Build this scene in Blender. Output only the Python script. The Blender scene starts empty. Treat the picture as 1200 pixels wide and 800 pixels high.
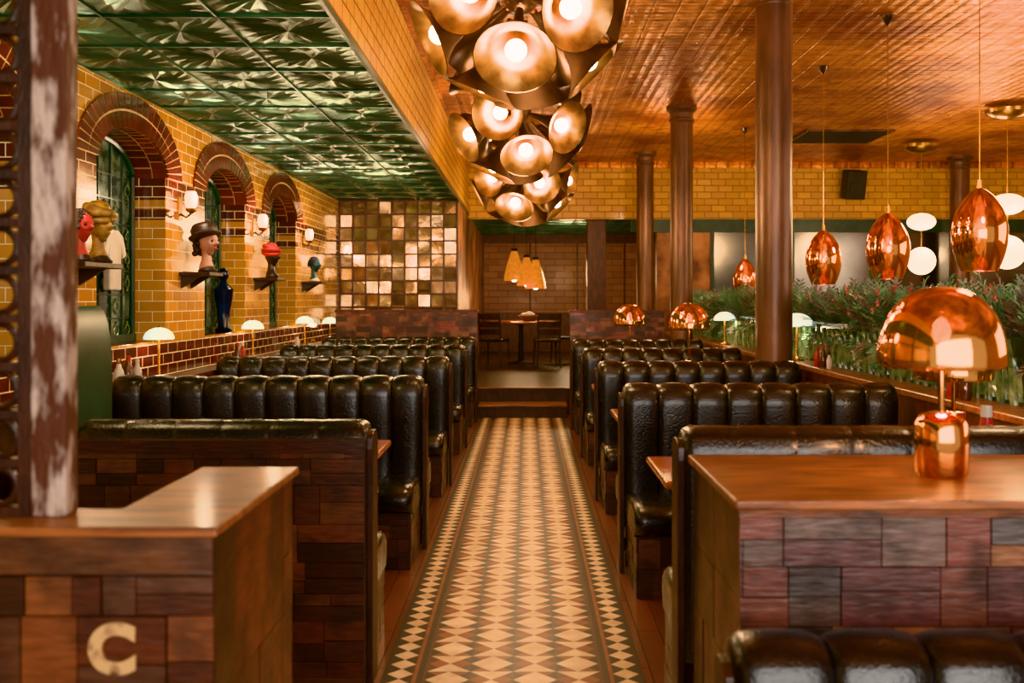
import bpy, bmesh, math, random
from mathutils import Vector, Matrix, Euler
R = random.Random(7)
SC = bpy.context.scene
COL = SC.collection
pi = math.pi
SC.view_settings.view_transform = 'Khronos PBR Neutral'
SC.view_settings.exposure = .5

def hx(h, k=1.0):
    h = h.lstrip('#'); o = []
    for i in (0, 2, 4):
        c = int(h[i:i+2], 16)/255
        c = c/12.92 if c <= .04045 else ((c+.055)/1.055)**2.4
        o.append(c*k)
    return (*o, 1)

# ------------------------------------------------------------ materials
def newmat(name):
    m = bpy.data.materials.new(name); m.use_nodes = True
    nt = m.node_tree
    return m, nt, nt.nodes['Principled BSDF']
def N(nt, t, **kw):
    n = nt.nodes.new(t)
    for k, v in kw.items():
        if k in n.inputs: n.inputs[k].default_value = v
        else: setattr(n, k, v)
    return n
def L(nt, a, b): nt.links.new(a, b)
def mixc(nt, fac, a, b, mode='MIX'):
    n = nt.nodes.new('ShaderNodeMix'); n.data_type = 'RGBA'; n.blend_type = mode
    for i, v in ((0, fac), (6, a), (7, b)):
        if hasattr(v, 'links') or hasattr(v, 'is_linked'): L(nt, v, n.inputs[i])
        else: n.inputs[i].default_value = v
    return n.outputs[2]
def mth(nt, op, a, b=0.0, c=None):
    n = nt.nodes.new('ShaderNodeMath'); n.operation = op
    for i, v in enumerate((a, b, c)):
        if v is None: continue
        if hasattr(v, 'is_linked'): L(nt, v, n.inputs[i])
        else: n.inputs[i].default_value = v
    return n.outputs[0]
def simple(name, c1, c2=None, rough=.4, metal=0., scale=6., bump=.0, bscale=40., coat=0., stretch=None, detail=4., emis=None, estr=0., alpha=None, spec=None, rvar=0., lo=.35, hi=.65):
    m, nt, b = newmat(name)
    tc = N(nt, 'ShaderNodeTexCoord')
    src = tc.outputs['Object']
    if stretch:
        mp = N(nt, 'ShaderNodeMapping'); mp.inputs['Scale'].default_value = stretch
        L(nt, src, mp.inputs[0]); src = mp.outputs[0]
    no = N(nt, 'ShaderNodeTexNoise', Scale=scale, Detail=detail)
    L(nt, src, no.inputs['Vector'])
    rp = N(nt, 'ShaderNodeMapRange'); rp.inputs[1].default_value = lo; rp.inputs[2].default_value = hi
    L(nt, no.outputs[0], rp.inputs[0])
    L(nt, mixc(nt, rp.outputs[0], c1, c2 or tuple([x*.8 for x in c1[:3]]+[1])), b.inputs['Base Color'])
    b.inputs['Roughness'].default_value = rough
    if rvar:
        L(nt, mth(nt, 'MULTIPLY_ADD', rp.outputs[0], rvar, rough), b.inputs['Roughness'])
    b.inputs['Metallic'].default_value = metal
    b.inputs['Coat Weight'].default_value = coat; b.inputs['Coat Roughness'].default_value = .15
    if bump:
        n2 = N(nt, 'ShaderNodeTexNoise', Scale=bscale, Detail=3.)
        L(nt, src, n2.inputs['Vector'])
        bp = N(nt, 'ShaderNodeBump', Strength=bump, Distance=.01)
        L(nt, n2.outputs[0], bp.inputs['Height']); L(nt, bp.outputs[0], b.inputs['Normal'])
    if emis:
        b.inputs['Emission Color'].default_value = emis; b.inputs['Emission Strength'].default_value = estr
    if alpha is not None: b.inputs['Alpha'].default_value = alpha
    return m
def tilemat(name, ax, ca, cb, mortar, bands=None, bandcol=None, bw=.2, rh=.078, ms=.004, rough=.16, bump=.6, coat=.4, nb=.8, nscale=3., dark=.4):
    m, nt, b = newmat(name)
    tc = N(nt, 'ShaderNodeTexCoord'); sp = N(nt, 'ShaderNodeSeparateXYZ'); cb_ = N(nt, 'ShaderNodeCombineXYZ')
    L(nt, tc.outputs['Object'], sp.inputs[0])
    L(nt, sp.outputs[ax[0]], cb_.inputs[0]); L(nt, sp.outputs[ax[1]], cb_.inputs[1])
    br = N(nt, 'ShaderNodeTexBrick', Scale=1.0)
    br.inputs['Brick Width'].default_value = bw; br.inputs['Row Height'].default_value = rh
    br.inputs['Mortar Size'].default_value = ms; br.inputs['Mortar Smooth'].default_value = .2
    L(nt, cb_.outputs[0], br.inputs['Vector'])
    br.inputs['Color1'].default_value = (0, 0, 0, 1); br.inputs['Color2'].default_value = (1, 1, 1, 1); br.inputs['Mortar'].default_value = (.5, .5, .5, 1)
    no = N(nt, 'ShaderNodeTexNoise', Scale=nscale, Detail=6.); L(nt, tc.outputs['Object'], no.inputs['Vector'])
    col = mixc(nt, br.outputs['Color'], ca, cb)
    col = mixc(nt, mth(nt, 'MULTIPLY', no.outputs[0], dark), col, tuple([x*.45 for x in ca[:3]]+[1]))
    if bands:
        f = None
        for lo, hi in bands:
            g = mth(nt, 'MULTIPLY', mth(nt, 'GREATER_THAN', sp.outputs[2], lo), mth(nt, 'LESS_THAN', sp.outputs[2], hi))
            f = g if f is None else mth(nt, 'MAXIMUM', f, g)
        dk = mixc(nt, br.outputs['Color'], bandcol, tuple([x*.5 for x in bandcol[:3]]+[1]))
        col = mixc(nt, f, col, dk)
    col = mixc(nt, br.outputs['Fac'], col, mortar)
    L(nt, col, b.inputs['Base Color'])
    L(nt, mth(nt, 'MULTIPLY_ADD', br.outputs['Fac'], .5, rough), b.inputs['Roughness'])
    b.inputs['Coat Weight'].default_value = coat; b.inputs['Coat Roughness'].default_value = .08
    h = mth(nt, 'ADD', mth(nt, 'SUBTRACT', 1.0, br.outputs['Fac']), mth(nt, 'MULTIPLY', no.outputs[0], nb))
    bp = N(nt, 'ShaderNodeBump', Strength=bump, Distance=.006)
    L(nt, h, bp.inputs['Height']); L(nt, bp.outputs[0], b.inputs['Normal'])
    return m
def attrwood(name, rough=.4, k=1.0):
    m, nt, b = newmat(name)
    at = N(nt, 'ShaderNodeAttribute'); at.attribute_name = 'Col'
    tc = N(nt, 'ShaderNodeTexCoord')
    mp = N(nt, 'ShaderNodeMapping'); mp.inputs['Scale'].default_value = (1, 1, 5); L(nt, tc.outputs['Object'], mp.inputs[0])
    no = N(nt, 'ShaderNodeTexNoise', Scale=14., Detail=8.); L(nt, mp.outputs[0], no.inputs['Vector'])
    no2 = N(nt, 'ShaderNodeTexNoise', Scale=7., Detail=8.); L(nt, tc.outputs['Object'], no2.inputs['Vector'])
    col = mixc(nt, 1.0, at.outputs['Color'], mixc(nt, no.outputs[0], (.2*k, .2*k, .2*k, 1), (1.8*k, 1.7*k, 1.65*k, 1)), 'MULTIPLY')
    rp = N(nt, 'ShaderNodeMapRange'); rp.inputs[1].default_value = .44; rp.inputs[2].default_value = .66; rp.inputs[4].default_value = .8
    L(nt, no2.outputs[0], rp.inputs[0])
    col = mixc(nt, rp.outputs[0], col, hx('#1e0f0b'))
    L(nt, col, b.inputs['Base Color'])
    L(nt, mth(nt, 'MULTIPLY_ADD', no2.outputs[0], .4, rough-.2), b.inputs['Roughness'])
    b.inputs['Coat Weight'].default_value = .25; b.inputs['Coat Roughness'].default_value = .25
    bp = N(nt, 'ShaderNodeBump', Strength=.7, Distance=.004); L(nt, no.outputs[0], bp.inputs['Height']); L(nt, bp.outputs[0], b.inputs['Normal'])
    return m

M_leather = simple('black_leather', hx('#171718'), hx('#0c0c0e'), rough=.2, scale=5, bump=.3, bscale=100, coat=.35, rvar=.14)
M_patch = attrwood('patchwork_wood')
M_woodtop = simple('varnished_wood', hx('#a06238'), hx('#643620'), rough=.36, scale=5, stretch=(1, 6, 6), bump=.15, coat=.2, detail=8)
M_table = simple('table_wood', hx('#b8683a'), hx('#8a4828'), rough=.25, scale=5, stretch=(1, 6, 6), coat=.4)
M_darkwood = simple('dark_wood', hx('#3a1d14'), hx('#1e0f0b'), rough=.4, scale=6, stretch=(4, 4, 1), bump=.2)
M_redwood = simple('red_brown_wood', hx('#5e2c1c'), hx('#381810'), rough=.4, scale=6, stretch=(4, 4, 1), bump=.2)
M_floorwood = tilemat('floor_boards', (1, 0), hx('#7a3c20'), hx('#5e2c18'), hx('#2a120c'), bw=.9, rh=.1, ms=.003, rough=.35, bump=.2)
M_cream = simple('cream_floor_tile', hx('#ecd4b4'), hx('#d0b08a'), rough=.45, scale=9)
M_terra = simple('terracotta_floor_tile', hx('#94502c'), hx('#7a3e20'), rough=.45, scale=9)
M_brownt = simple('brown_floor_tile', hx('#563022'), hx('#402218'), rough=.45, scale=9)
M_darkt = simple('dark_floor_tile', hx('#241612'), hx('#160d0b'), rough=.45, scale=9)
AM1, AM2, MOR, DRED = hx('#dc9c3a'), hx('#b87828'), hx('#f0dcae'), hx('#5c1c14')
BND = [(-1, 1.17), (2.09, 2.17), (2.24, 2.40)]
M_tileYZ = tilemat('amber_glazed_tile', (1, 2), AM1, AM2, MOR, bands=BND, bandcol=DRED)
M_tileXZ = tilemat('amber_glazed_tile_reveal', (0, 2), AM1, AM2, MOR, bands=BND, bandcol=DRED)
M_tileF = tilemat('amber_tile_bulkhead', (1, 2), hx('#f0bc50'), hx('#dc9c38'), hx('#8a5a20'), bw=.24, rh=.11, ms=.009, rough=.3, coat=.1, bump=1.0, nb=.1)
M_tileB = tilemat('amber_tile_end', (0, 2), hx('#e8b04c'), hx('#cc9438'), hx('#94682e'), bw=.24, rh=.11, ms=.008)
M_endwall = tilemat('rust_washed_brick', (0, 2), hx('#c0825c'), hx('#8a5034'), hx('#6a3c26'), bw=.42, rh=.14, ms=.006, rough=.45, coat=.05, nscale=1.6, dark=1.1, nb=1.2)
M_red = simple('oxblood_glazed_brick', hx('#6b1e15'), hx('#3e100c'), rough=.18, scale=4, coat=.4)
M_red2 = tilemat('oxblood_soffit_brick', (1, 0), hx('#74261a'), hx('#3e120e'), hx('#c09a70'), bw=.075, rh=.2, ms=.004)
M_mortar = simple('cream_mortar', hx('#e0c494'), rough=.8)
M_greenmetal = simple('green_pressed_tin', hx('#547a68'), hx('#2c4c40'), rough=.28, metal=.75, scale=2.5, bump=.1, bscale=18, rvar=.12)
def coppertin():
    m, nt, b = newmat('copper_pressed_tin')
    tc = N(nt, 'ShaderNodeTexCoord')
    br = N(nt, 'ShaderNodeTexBrick', Scale=1.); br.offset = 0
    br.inputs['Brick Width'].default_value = .2; br.inputs['Row Height'].default_value = .2; br.inputs['Mortar Size'].default_value = .016; br.inputs['Mortar Smooth'].default_value = .6
    L(nt, tc.outputs['Object'], br.inputs['Vector'])
    vo = N(nt, 'ShaderNodeTexVoronoi', Scale=10.); vo.inputs['Randomness'].default_value = 0
    L(nt, tc.outputs['Object'], vo.inputs['Vector'])
    no = N(nt, 'ShaderNodeTexNoise', Scale=1.0, Detail=8.); L(nt, tc.outputs['Object'], no.inputs['Vector'])
    no3 = N(nt, 'ShaderNodeTexNoise', Scale=7., Detail=7.); L(nt, tc.outputs['Object'], no3.inputs['Vector'])
    rp = N(nt, 'ShaderNodeMapRange'); rp.inputs[1].default_value = .4; rp.inputs[2].default_value = .6; L(nt, no.outputs[0], rp.inputs[0])
    col = mixc(nt, rp.outputs[0], hx('#9c4c18'), hx('#e89848'))
    col = mixc(nt, mth(nt, 'MULTIPLY', br.outputs['Fac'], .5), col, hx('#5e2a0e'))
    r3 = N(nt, 'ShaderNodeMapRange'); r3.inputs[1].default_value = .48; r3.inputs[2].default_value = .7; r3.inputs[4].default_value = .7; L(nt, no3.outputs[0], r3.inputs[0])
    col = mixc(nt, r3.outputs[0], col, hx('#7a3a16'))
    L(nt, col, b.inputs['Base Color']); b.inputs['Metallic'].default_value = .55
    L(nt, mth(nt, 'MULTIPLY_ADD', no3.outputs[0], .5, .12), b.inputs['Roughness'])
    h = mth(nt, 'ADD', mth(nt, 'MULTIPLY', br.outputs['Fac'], -.7), mth(nt, 'MULTIPLY', vo.outputs['Distance'], 1.2))
    h = mth(nt, 'ADD', h, mth(nt, 'MULTIPLY', no3.outputs[0], 2.2))
    bp = N(nt, 'ShaderNodeBump', Strength=.8, Distance=.013); L(nt, h, bp.inputs['Height']); L(nt, bp.outputs[0], b.inputs['Normal'])
    return m
M_coppertin = coppertin()
M_copper = simple('polished_copper', hx('#f0ac74'), hx('#dc9054'), rough=.08, metal=1., scale=2)
M_copperglass = simple('copper_mirrored_glass', hx('#f2b070'), hx('#dc9050'), rough=.06, metal=.95, scale=2, alpha=.9)
M_bronze = simple('dark_bronze', hx('#806452'), hx('#4a3830'), rough=.3, metal=.8, scale=4)
M_gold = simple('amber_gold_shade_lining', hx('#d0a068'), hx('#845a34'), rough=.3, metal=.75, scale=9, stretch=(1, 1, .2))
M_brass = simple('brass', hx('#b88a48'), hx('#8c6430'), rough=.25, metal=.9)
M_black = simple('black_plastic', hx('#141414'), hx('#1e1e1e'), rough=.5)
M_column = simple('bronze_painted_iron', hx('#7c5a4a'), hx('#48342c'), rough=.36, metal=.35, scale=4, stretch=(1, 1, .3), bump=.3, bscale=14, detail=7)
M_bulb = simple('warm_bulb_glow', hx('#fff0d0'), rough=.5, emis=(1, .78, .5, 1), estr=32)
M_globe = simple('opal_globe_glow', hx('#fff0e0'), rough=.5, emis=(1, .82, .6, 1), estr=2.2)
M_opal = simple('pale_green_opal_glass', hx('#e6efe0'), hx('#d4e2d0'), rough=.2, emis=(.9, 1, .84, 1), estr=.55)
M_lantern = simple('amber_lantern_glass', hx('#b86420'), hx('#7a3a10'), rough=.25, scale=12, emis=(1, .34, .06, 1), estr=.4)
M_sconce = simple('warm_sconce_glass', hx('#ffd090'), hx('#e0a050'), rough=.3, emis=(1, .62, .3, 1), estr=3)
M_peel = simple('peeling_painted_timber', hx('#4a281c'), hx('#a89488'), rough=.7, scale=20, stretch=(1.2, 1.2, .4), bump=.9, bscale=30, detail=12, lo=.46, hi=.6)
M_rust = simple('patinated_copper_sheet', hx('#b47c54'), hx('#5a3220'), rough=.4, metal=.3, scale=1.8, detail=12, bump=.3, lo=.40, hi=.62)
M_mirror = simple('smoky_mirror_glass', hx('#78726a'), hx('#504a44'), rough=.14, metal=.9, scale=.8)
M_leaf = simple('blue_green_leaf', hx('#8cb498'), hx('#406e5c'), rough=.5, scale=8)
M_leaf2 = simple('dusty_mauve_leaf', hx('#a08c8a'), hx('#6e6468'), rough=.5, scale=8)
M_blossom = simple('dusty_pink_blossom', hx('#c08078'), hx('#a05c60'), rough=.6)
M_greengl = simple('green_glazed_ceramic', hx('#24382a'), hx('#16261e'), rough=.15, scale=4, coat=.5)
M_greenlt = simple('pale_green_glaze', hx('#86986e'), hx('#385a44'), rough=.18, scale=14, coat=.5)
M_greenpaint = simple('green_paint', hx('#24483a'), hx('#1a3429'), rough=.35)
M_glassdk = simple('dark_green_window_glass', hx('#20382f'), hx('#7a9080'), rough=.12, scale=5.5, detail=8, coat=.5, lo=.42, hi=.62)
M_white = simple('white_ceramic', hx('#d8d0c4'), hx('#c0b4a4'), rough=.3)
M_redcap = simple('red_plastic', hx('#a8281c'), rough=.35)
M_glassj = simple('brown_sauce_glass', hx('#5a2c16'), hx('#38190c'), rough=.12, coat=.6)
M_lattglass = simple('bronze_mirror_tile', hx('#d4b08a'), hx('#94704e'), rough=.1, metal=.75, scale=5, detail=3, bump=.25, bscale=7)

# ------------------------------------------------------------ mesh builder
class MB:
    def __init__(s): s.v = []; s.f = []; s.m = []; s.c = []
    def add(s, vs, fs, mi=0, M=None, col=None):
        o = len(s.v)
        for p in vs:
            p = Vector(p)
            s.v.append(M @ p if M is not None else p)
        for f in fs:
            s.f.append([i+o for i in f]); s.m.append(mi); s.c.append(col)
        return s
    def box(s, x0, x1, y0, y1, z0, z1, mi=0, M=None, col=None):
        vs = [(x, y, z) for z in (z0, z1) for y in (y0, y1) for x in (x0, x1)]
        return s.add(vs, [(0, 2, 3, 1), (4, 5, 7, 6), (0, 1, 5, 4), (2, 6, 7, 3), (0, 4, 6, 2), (1, 3, 7, 5)], mi, M, col)
    def lathe(s, prof, segs=24, mi=0, M=None, caps=True):
        vs = []; fs = []
        n = len(prof)
        for r, z in prof:
            for k in range(segs):
                a = 2*pi*k/segs; vs.append((r*math.cos(a), r*math.sin(a), z))
        for i in range(n-1):
            for k in range(segs):
                k2 = (k+1) % segs
                fs.append((i*segs+k, i*segs+k2, (i+1)*segs+k2, (i+1)*segs+k))
        if caps:
            fs.append(tuple(reversed(range(segs)))); fs.append(tuple((n-1)*segs+k for k in range(segs)))
        return s.add(vs, fs, mi, M)
    def tube(s, pts, r, segs=8, mi=0, M=None):
        vs = []; fs = []
        pts = [Vector(p) for p in pts]
        for i, p in enumerate(pts):
            d = (pts[min(i+1, len(pts)-1)]-pts[max(i-1, 0)]).normalized()
            u = d.orthogonal().normalized() if abs(d.z) > .99 else d.cross(Vector((0, 0, 1))).normalized()
            w = d.cross(u)
            rr = r[i] if isinstance(r, (list, tuple)) else r
            for k in range(segs):
                a = 2*pi*k/segs; vs.append(p+u*math.cos(a)*rr+w*math.sin(a)*rr)
        for i in range(len(pts)-1):
            for k in range(segs):
                k2 = (k+1) % segs; fs.append((i*segs+k, i*segs+k2, (i+1)*segs+k2, (i+1)*segs+k))
        fs.append(tuple(range(segs))); fs.append(tuple((len(pts)-1)*segs+k for k in range(segs)))
        return s.add(vs, fs, mi, M)
    def obj(s, name, mats, parent=None, smooth=None, bevel=0, loc=(0, 0, 0), rot=None, recalc=True):
        me = bpy.data.meshes.new(name)
        me.from_pydata([tuple(v) for v in s.v], [], s.f)
        if not isinstance(mats, (list, tuple)): mats = [mats]
        for m in mats: me.materials.append(m)
        for p, mi in zip(me.polygons, s.m): p.material_index = mi
        if any(c is not None for c in s.c):
            at = me.color_attributes.new('Col', 'FLOAT_COLOR', 'CORNER')
            for p, c in zip(me.polygons, s.c):
                for li in p.loop_indices: at.data[li].color = c or (.2, .1, .05, 1)
        if recalc:
            bm = bmesh.new(); bm.from_mesh(me); bmesh.ops.recalc_face_normals(bm, faces=bm.faces); bm.to_mesh(me); bm.free()
        me.update()
        if smooth is not None:
            me.shade_smooth()
            try: me.set_sharp_from_angle(angle=math.radians(smooth))
            except Exception: pass
        o = bpy.data.objects.new(name, me); COL.objects.link(o)
        o.location = loc
        if rot: o.rotation_euler = rot
        if parent: o.parent = parent
        if bevel:
            b = o.modifiers.new('bevel', 'BEVEL'); b.width = bevel; b.segments = 2; b.limit_method = 'ANGLE'
        return o

def tag(o, label=None, cat=None, group=None, kind=None):
    if label: o['label'] = label
    if cat: o['category'] = cat
    if group: o['group'] = group
    if kind: o['kind'] = kind
    return o
def thing(name, label, cat, loc=(0, 0, 0), group=None):
    e = bpy.data.objects.new(name, None); COL.objects.link(e); e.location = loc; e.empty_display_size = .1
    return tag(e, label, cat, group)
def dup(o, loc=None, rotz=None, scale=None, label=None, parent=None):
    n = o.copy(); COL.objects.link(n)
    if parent is not None: n.parent = parent
    if loc is not None: n.location = loc
    if rotz is not None: n.rotation_euler = (0, 0, rotz)
    if scale is not None: n.scale = scale if not isinstance(scale, (int, float)) else (scale,)*3
    if label: n['label'] = label
    for ch in o.children: dup(ch, parent=n)
    return n
def struct(o, label=None, cat=None):
    o['kind'] = 'structure'; o['label'] = label or o.name; o['category'] = cat or 'room'
    return o

PAL = ['#5a2c20', '#6a3624', '#45241c', '#6e4230', '#3a1e18', '#744834', '#4c3028', '#6b3224', '#4a302a']
PALD = ['#4a241a', '#582e20', '#3c2018', '#5c3626', '#341c14', '#623c2c', '#462820']
PALR = ['#744c3c', '#5e3832', '#544642', '#80563c', '#664038', '#5c4a44', '#8a604a', '#4e3434', '#6a4234', '#4a4444']
def patch(mb, o, u, v, nrm, W, H, seed, pal=PAL, hmin=.05, hmax=.12, wmin=.08, wmax=.3, t=.012, k=1.0, vert=.0):
    r = random.Random(seed); o = Vector(o); u = Vector(u); v = Vector(v); nrm = Vector(nrm)
    M = Matrix((( u.x, v.x, nrm.x, o.x), (u.y, v.y, nrm.y, o.y), (u.z, v.z, nrm.z, o.z), (0, 0, 0, 1)))
    def brick(xa, xb, za, zb):
        g = .0016
        mb.box(xa+g, xb-g, za+g, zb-g, 0, t*r.uniform(.6, 1.15), 0, M, hx(r.choice(pal), k*r.uniform(.7, 1.25)))
    z = 0
    while z < H-.001:
        h = min(r.uniform(hmin, hmax)*2, H-z)
        if H-z-h < .05: h = H-z
        x = 0
        while x < W-.001:
            w = min(r.uniform(wmin, wmax), W-x)
            if W-x-w < .04: w = W-x
            if r.random() < vert and w > .1:
                a = x+w*r.uniform(.4, .6); brick(x, a, z, z+h); brick(a, x+w, z, z+h)
            else:
                zz = z+h*r.uniform(.4, .6); brick(x, x+w, z, zz)
                if w > .2 and r.random() < .5:
                    a = x+w*r.uniform(.35, .65); brick(x, a, zz, z+h); brick(a, x+w, zz, z+h)
                else: brick(x, x+w, zz, z+h)
            x += w
        z += h

# ------------------------------------------------------------ dims
H0 = 1.5; ZC = 3.8; ZL = 2.93; XL = -2.7; XF = -.98; YB = 16.8; YE = 22.

# ------------------------------------------------------------ floor
mb = MB(); mb.box(XL-.4, 8.8, -1.5, YE+.2, -.1, 0)
struct(mb.obj('floor', M_floorwood), 'red-brown wooden board floor', 'floor')
def strip():
    mb = MB(); x0, x1 = -.573, .467; y0, y1 = -.5, 12.5; z = .004
    def rect(a, b, c, d, mi): mb.add([(a, c, z), (b, c, z), (b, d, z), (a, d, z)], [(0, 1, 2, 3)], mi)
    def tri(p, mi): mb.add([(q[0], q[1], z) for q in p], [(0, 1, 2)], mi)
    rect(x0, x0+.018, y0, y1, 3); rect(x1-.018, x1, y0, y1, 3)
    for bx in (x0+.018, x1-.018-.104):
        s = .104; n = int((y1-y0)/s)
        for i in range(n):
            a, b = bx, bx+s; c = y0+i*s; d = c+s; cx, cy = (a+b)/2, (c+d)/2
            tri([(a, c), (b, c), (cx, cy)], 0); tri([(a, d), (b, d), (cx, cy)], 0)
            tri([(a, c), (a, d), (cx, cy)], 3); tri([(b, c), (b, d), (cx, cy)], 3)
        rect(bx, bx+s, y0+n*s, y1, 3)
    for bx, sg in ((x0+.122, 1), (x1-.122, -1)):
        for a, b, mi in ((0, .016, 1), (.016, .04, 3), (.04, .052, 2)):
            p, q = sorted((bx+sg*a, bx+sg*b)); rect(p, q, y0, y1, mi)
    fx0 = x0+.174; fx1 = x1-.174; n = 8; s = (fx1-fx0)/n; m = int((y1-y0)/s)
    for j in range(m+1):
        for i in range(n):
            a = fx0+i*s; b = a+s; c = y0+j*s; d = min(c+s, y1)
            if d-c < .01: continue
            cx, cy = (a+b)/2, (c+d)/2
            B, T, Lf, Rt = [(a, c), (b, c), (cx, cy)], [(a, d), (b, d), (cx, cy)], [(a, c), (a, d), (cx, cy)], [(b, c), (b, d), (cx, cy)]
            ii, jj = i % 2, j % 2; alt = (i//2+j//2) % 2
            inner_h = 0; inner_v = 0 if alt else 1
            outer_h = 3 if alt else 2; outer_v = 1 if alt else 0
            cs = [outer_v if jj == 0 else inner_v, inner_v if jj == 0 else outer_v,
                  outer_h if ii == 0 else inner_h, inner_h if ii == 0 else outer_h]
            for t_, mi in zip((B, T, Lf, Rt), cs): tri(t_, mi)
    o = mb.obj('trim_1', [M_cream, M_terra, M_brownt, M_darkt], recalc=False)
    bm = bmesh.new(); bm.from_mesh(o.data)
    for f in bm.faces:
        f.normal_update()
        if f.normal.z < 0: f.normal_flip()
    bm.to_mesh(o.data); bm.free()
    struct(o, 'patterned cream and terracotta geometric aisle tiles', 'floor tiles')
strip()
mb = MB(); mb.box(XL, 3.2, 12.9, YE, 0, .34); struct(mb.obj('floor_raised', M_darkwood), 'raised dark wooden floor', 'floor')
st = thing('step', 'dark wooden step with lighter tread at end of aisle', 'step', (-.05, 12.7, 0))
mb = MB(); mb.box(-.56, .56, -.2, .2, 0, .145); mb.obj('riser', M_darkwood, st)
mb = MB(); mb.box(-.56, .56, -.22, .2, .145, .17); mb.obj('tread', M_woodtop, st, bevel=.005)
mb = MB(); mb.box(-.61, .51, 12.88, 12.99, .34, .352); struct(mb.obj('trim_2', M_woodtop), 'worn wooden step nosing', 'trim')

# ------------------------------------------------------------ left wall with niches
CEN = [4.75, 6.85, 8.95, 11.05]; IA = .60; IB = .26; SP = 2.40; SILL = 1.19; XN = XL-.26
def zin(y, c): return SP+IB*math.sqrt(max(0, 1-((y-c)/IA)**2))
def wall_left():
    mb = MB()
    def q(a, b, c, d, mi=0): mb.add([a, b, c, d], [(0, 1, 2, 3)], mi)
    prev = -1.5
    for c in CEN:
        q((XL, prev, 0), (XL, c-IA, 0), (XL, c-IA, ZL), (XL, prev, ZL)); prev = c+IA
        q((XL, c-IA, 0), (XL, c+IA, 0), (XL, c+IA, SILL), (XL, c-IA, SILL))
        q((XL, c-IA, SILL), (XL, c+IA, SILL), (XN, c+IA, SILL), (XN, c-IA, SILL), 2)
        for sy in (c-IA, c+IA): q((XL, sy, SILL), (XN, sy, SILL), (XN, sy, SP), (XL, sy, SP), 1)
        n = 24; ys = [c-IA*math.cos(pi*k/n) for k in range(n+1)]
        for a, b in zip(ys, ys[1:]):
            q((XL, a, zin(a, c)), (XL, b, zin(b, c)), (XL, b, ZL), (XL, a, ZL))
            q((XL, a, zin(a, c)), (XL, b, zin(b, c)), (XN, b, zin(b, c)), (XN, a, zin(a, c)), 3)
    q((XL, prev, 0), (XL, YB, 0), (XL, YB, ZL), (XL, prev, ZL))
    q((XL-.4, -1.5, 0), (XL-.4, YB, 0), (XL-.4, YB, ZL), (XL-.4, -1.5, ZL))
    o = mb.obj('wall_left', [M_tileYZ, M_tileXZ, M_red, M_red2], recalc=False)
    struct(o, 'amber glazed tile wall with arched niches', 'wall')
wall_left()
def arch_trim(k, c):
    mb = MB(); a1, b1 = IA, IB; a3, b3 = .90, .49; a2, b2 = (a1+a3)/2, (b1+b3)/2
    def pt(a, b, t, x): return (x, c-a*math.cos(t), SP+b*math.sin(t))
    n = 24
    vs = []; fs = []
    for i in range(n+1):
        t = pi*i/n; vs += [pt(a1, b1, t, XL+.016), pt(a3, b3, t, XL+.016)]
    for i in range(n): fs.append((2*i, 2*i+1, 2*i+3, 2*i+2))
    mb.add(vs, fs, 1)
    for (ai, bi, ao, bo) in ((a1, b1, a2-.008, b2-.008), (a2+.008, b2+.008, a3, b3)):
        for i in range(n):
            t0 = pi*(i+.09)/n; t1 = pi*(i+.91)/n
            v = []
            for x in (XL+.002, XL+.022):
                v += [pt(ai, bi, t0, x), pt(ao, bo, t0, x), pt(ao, bo, t1, x), pt(ai, bi, t1, x)]
            mb.add(v, [(0, 1, 2, 3), (4, 7, 6, 5), (0, 4, 5, 1), (1, 5, 6, 2), (2, 6, 7, 3), (3, 7, 4, 0)], 0)
    o = mb.obj('trim_%d' % k, [M_red, M_mortar]); struct(o, 'oxblood glazed brick arch around a niche', 'trim')
for i, c in enumerate(CEN): arch_trim(3+i, c)
def niche_window(i, c):
    w = thing('window_%d' % i, 'dark green arched stained window in tiled niche', 'window', (XN, c, SILL)); w['kind'] = 'structure'
    mb = MB(); mb.box(-.01, .004, -IA, IA, 0, SP+IB-SILL); mb.obj('glass', M_glassdk, w)
    mb = MB()
    n = 24; pts = [(.02, -IA+.03, 0)]+[(.02, -(IA-.03)*math.cos(pi*k/n), SP-SILL+(IB-.03)*math.sin(pi*k/n)) for k in range(n+1)]+[(.02, IA-.03, 0)]
    mb.tube(pts, .022, 6)
    mb.box(.0, .04, -IA, IA, 0, .05)
    mb.obj('frame', M_greenpaint, w)
    mb = MB()
    for k in range(1, 6):
        y = -IA+k*IA*2/6; mb.box(.004, .018, y-.006, y+.006, .04, SP-SILL+IB*math.sqrt(1-(y/IA)**2)-.03)
    for k in range(1, 8):
        z = k*.17; mb.box(.004, .016, -IA+.03, IA-.03, z-.005, z+.005)
    mb.obj('glazing_bars', M_greenpaint, w)
    mb = MB(); r = random.Random(i)
    for k in range(6):
        for j in range(7):
            if r.random() < .75:
                y = -IA+(k+.5)*IA/3; z = .085+j*.17; s = r.uniform(.03, .05)
                pts = [(.012, y+s*math.sin(a)*math.cos(2*a), z+s*1.4*math.cos(a)) for a in [t*2*pi/16 for t in range(17)]]
                mb.tube(pts, .006, 5)
    mb.obj('leaded_ornament', M_greenlt, w)
for i, c in enumerate(CEN): niche_window(i+1, c)

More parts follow.
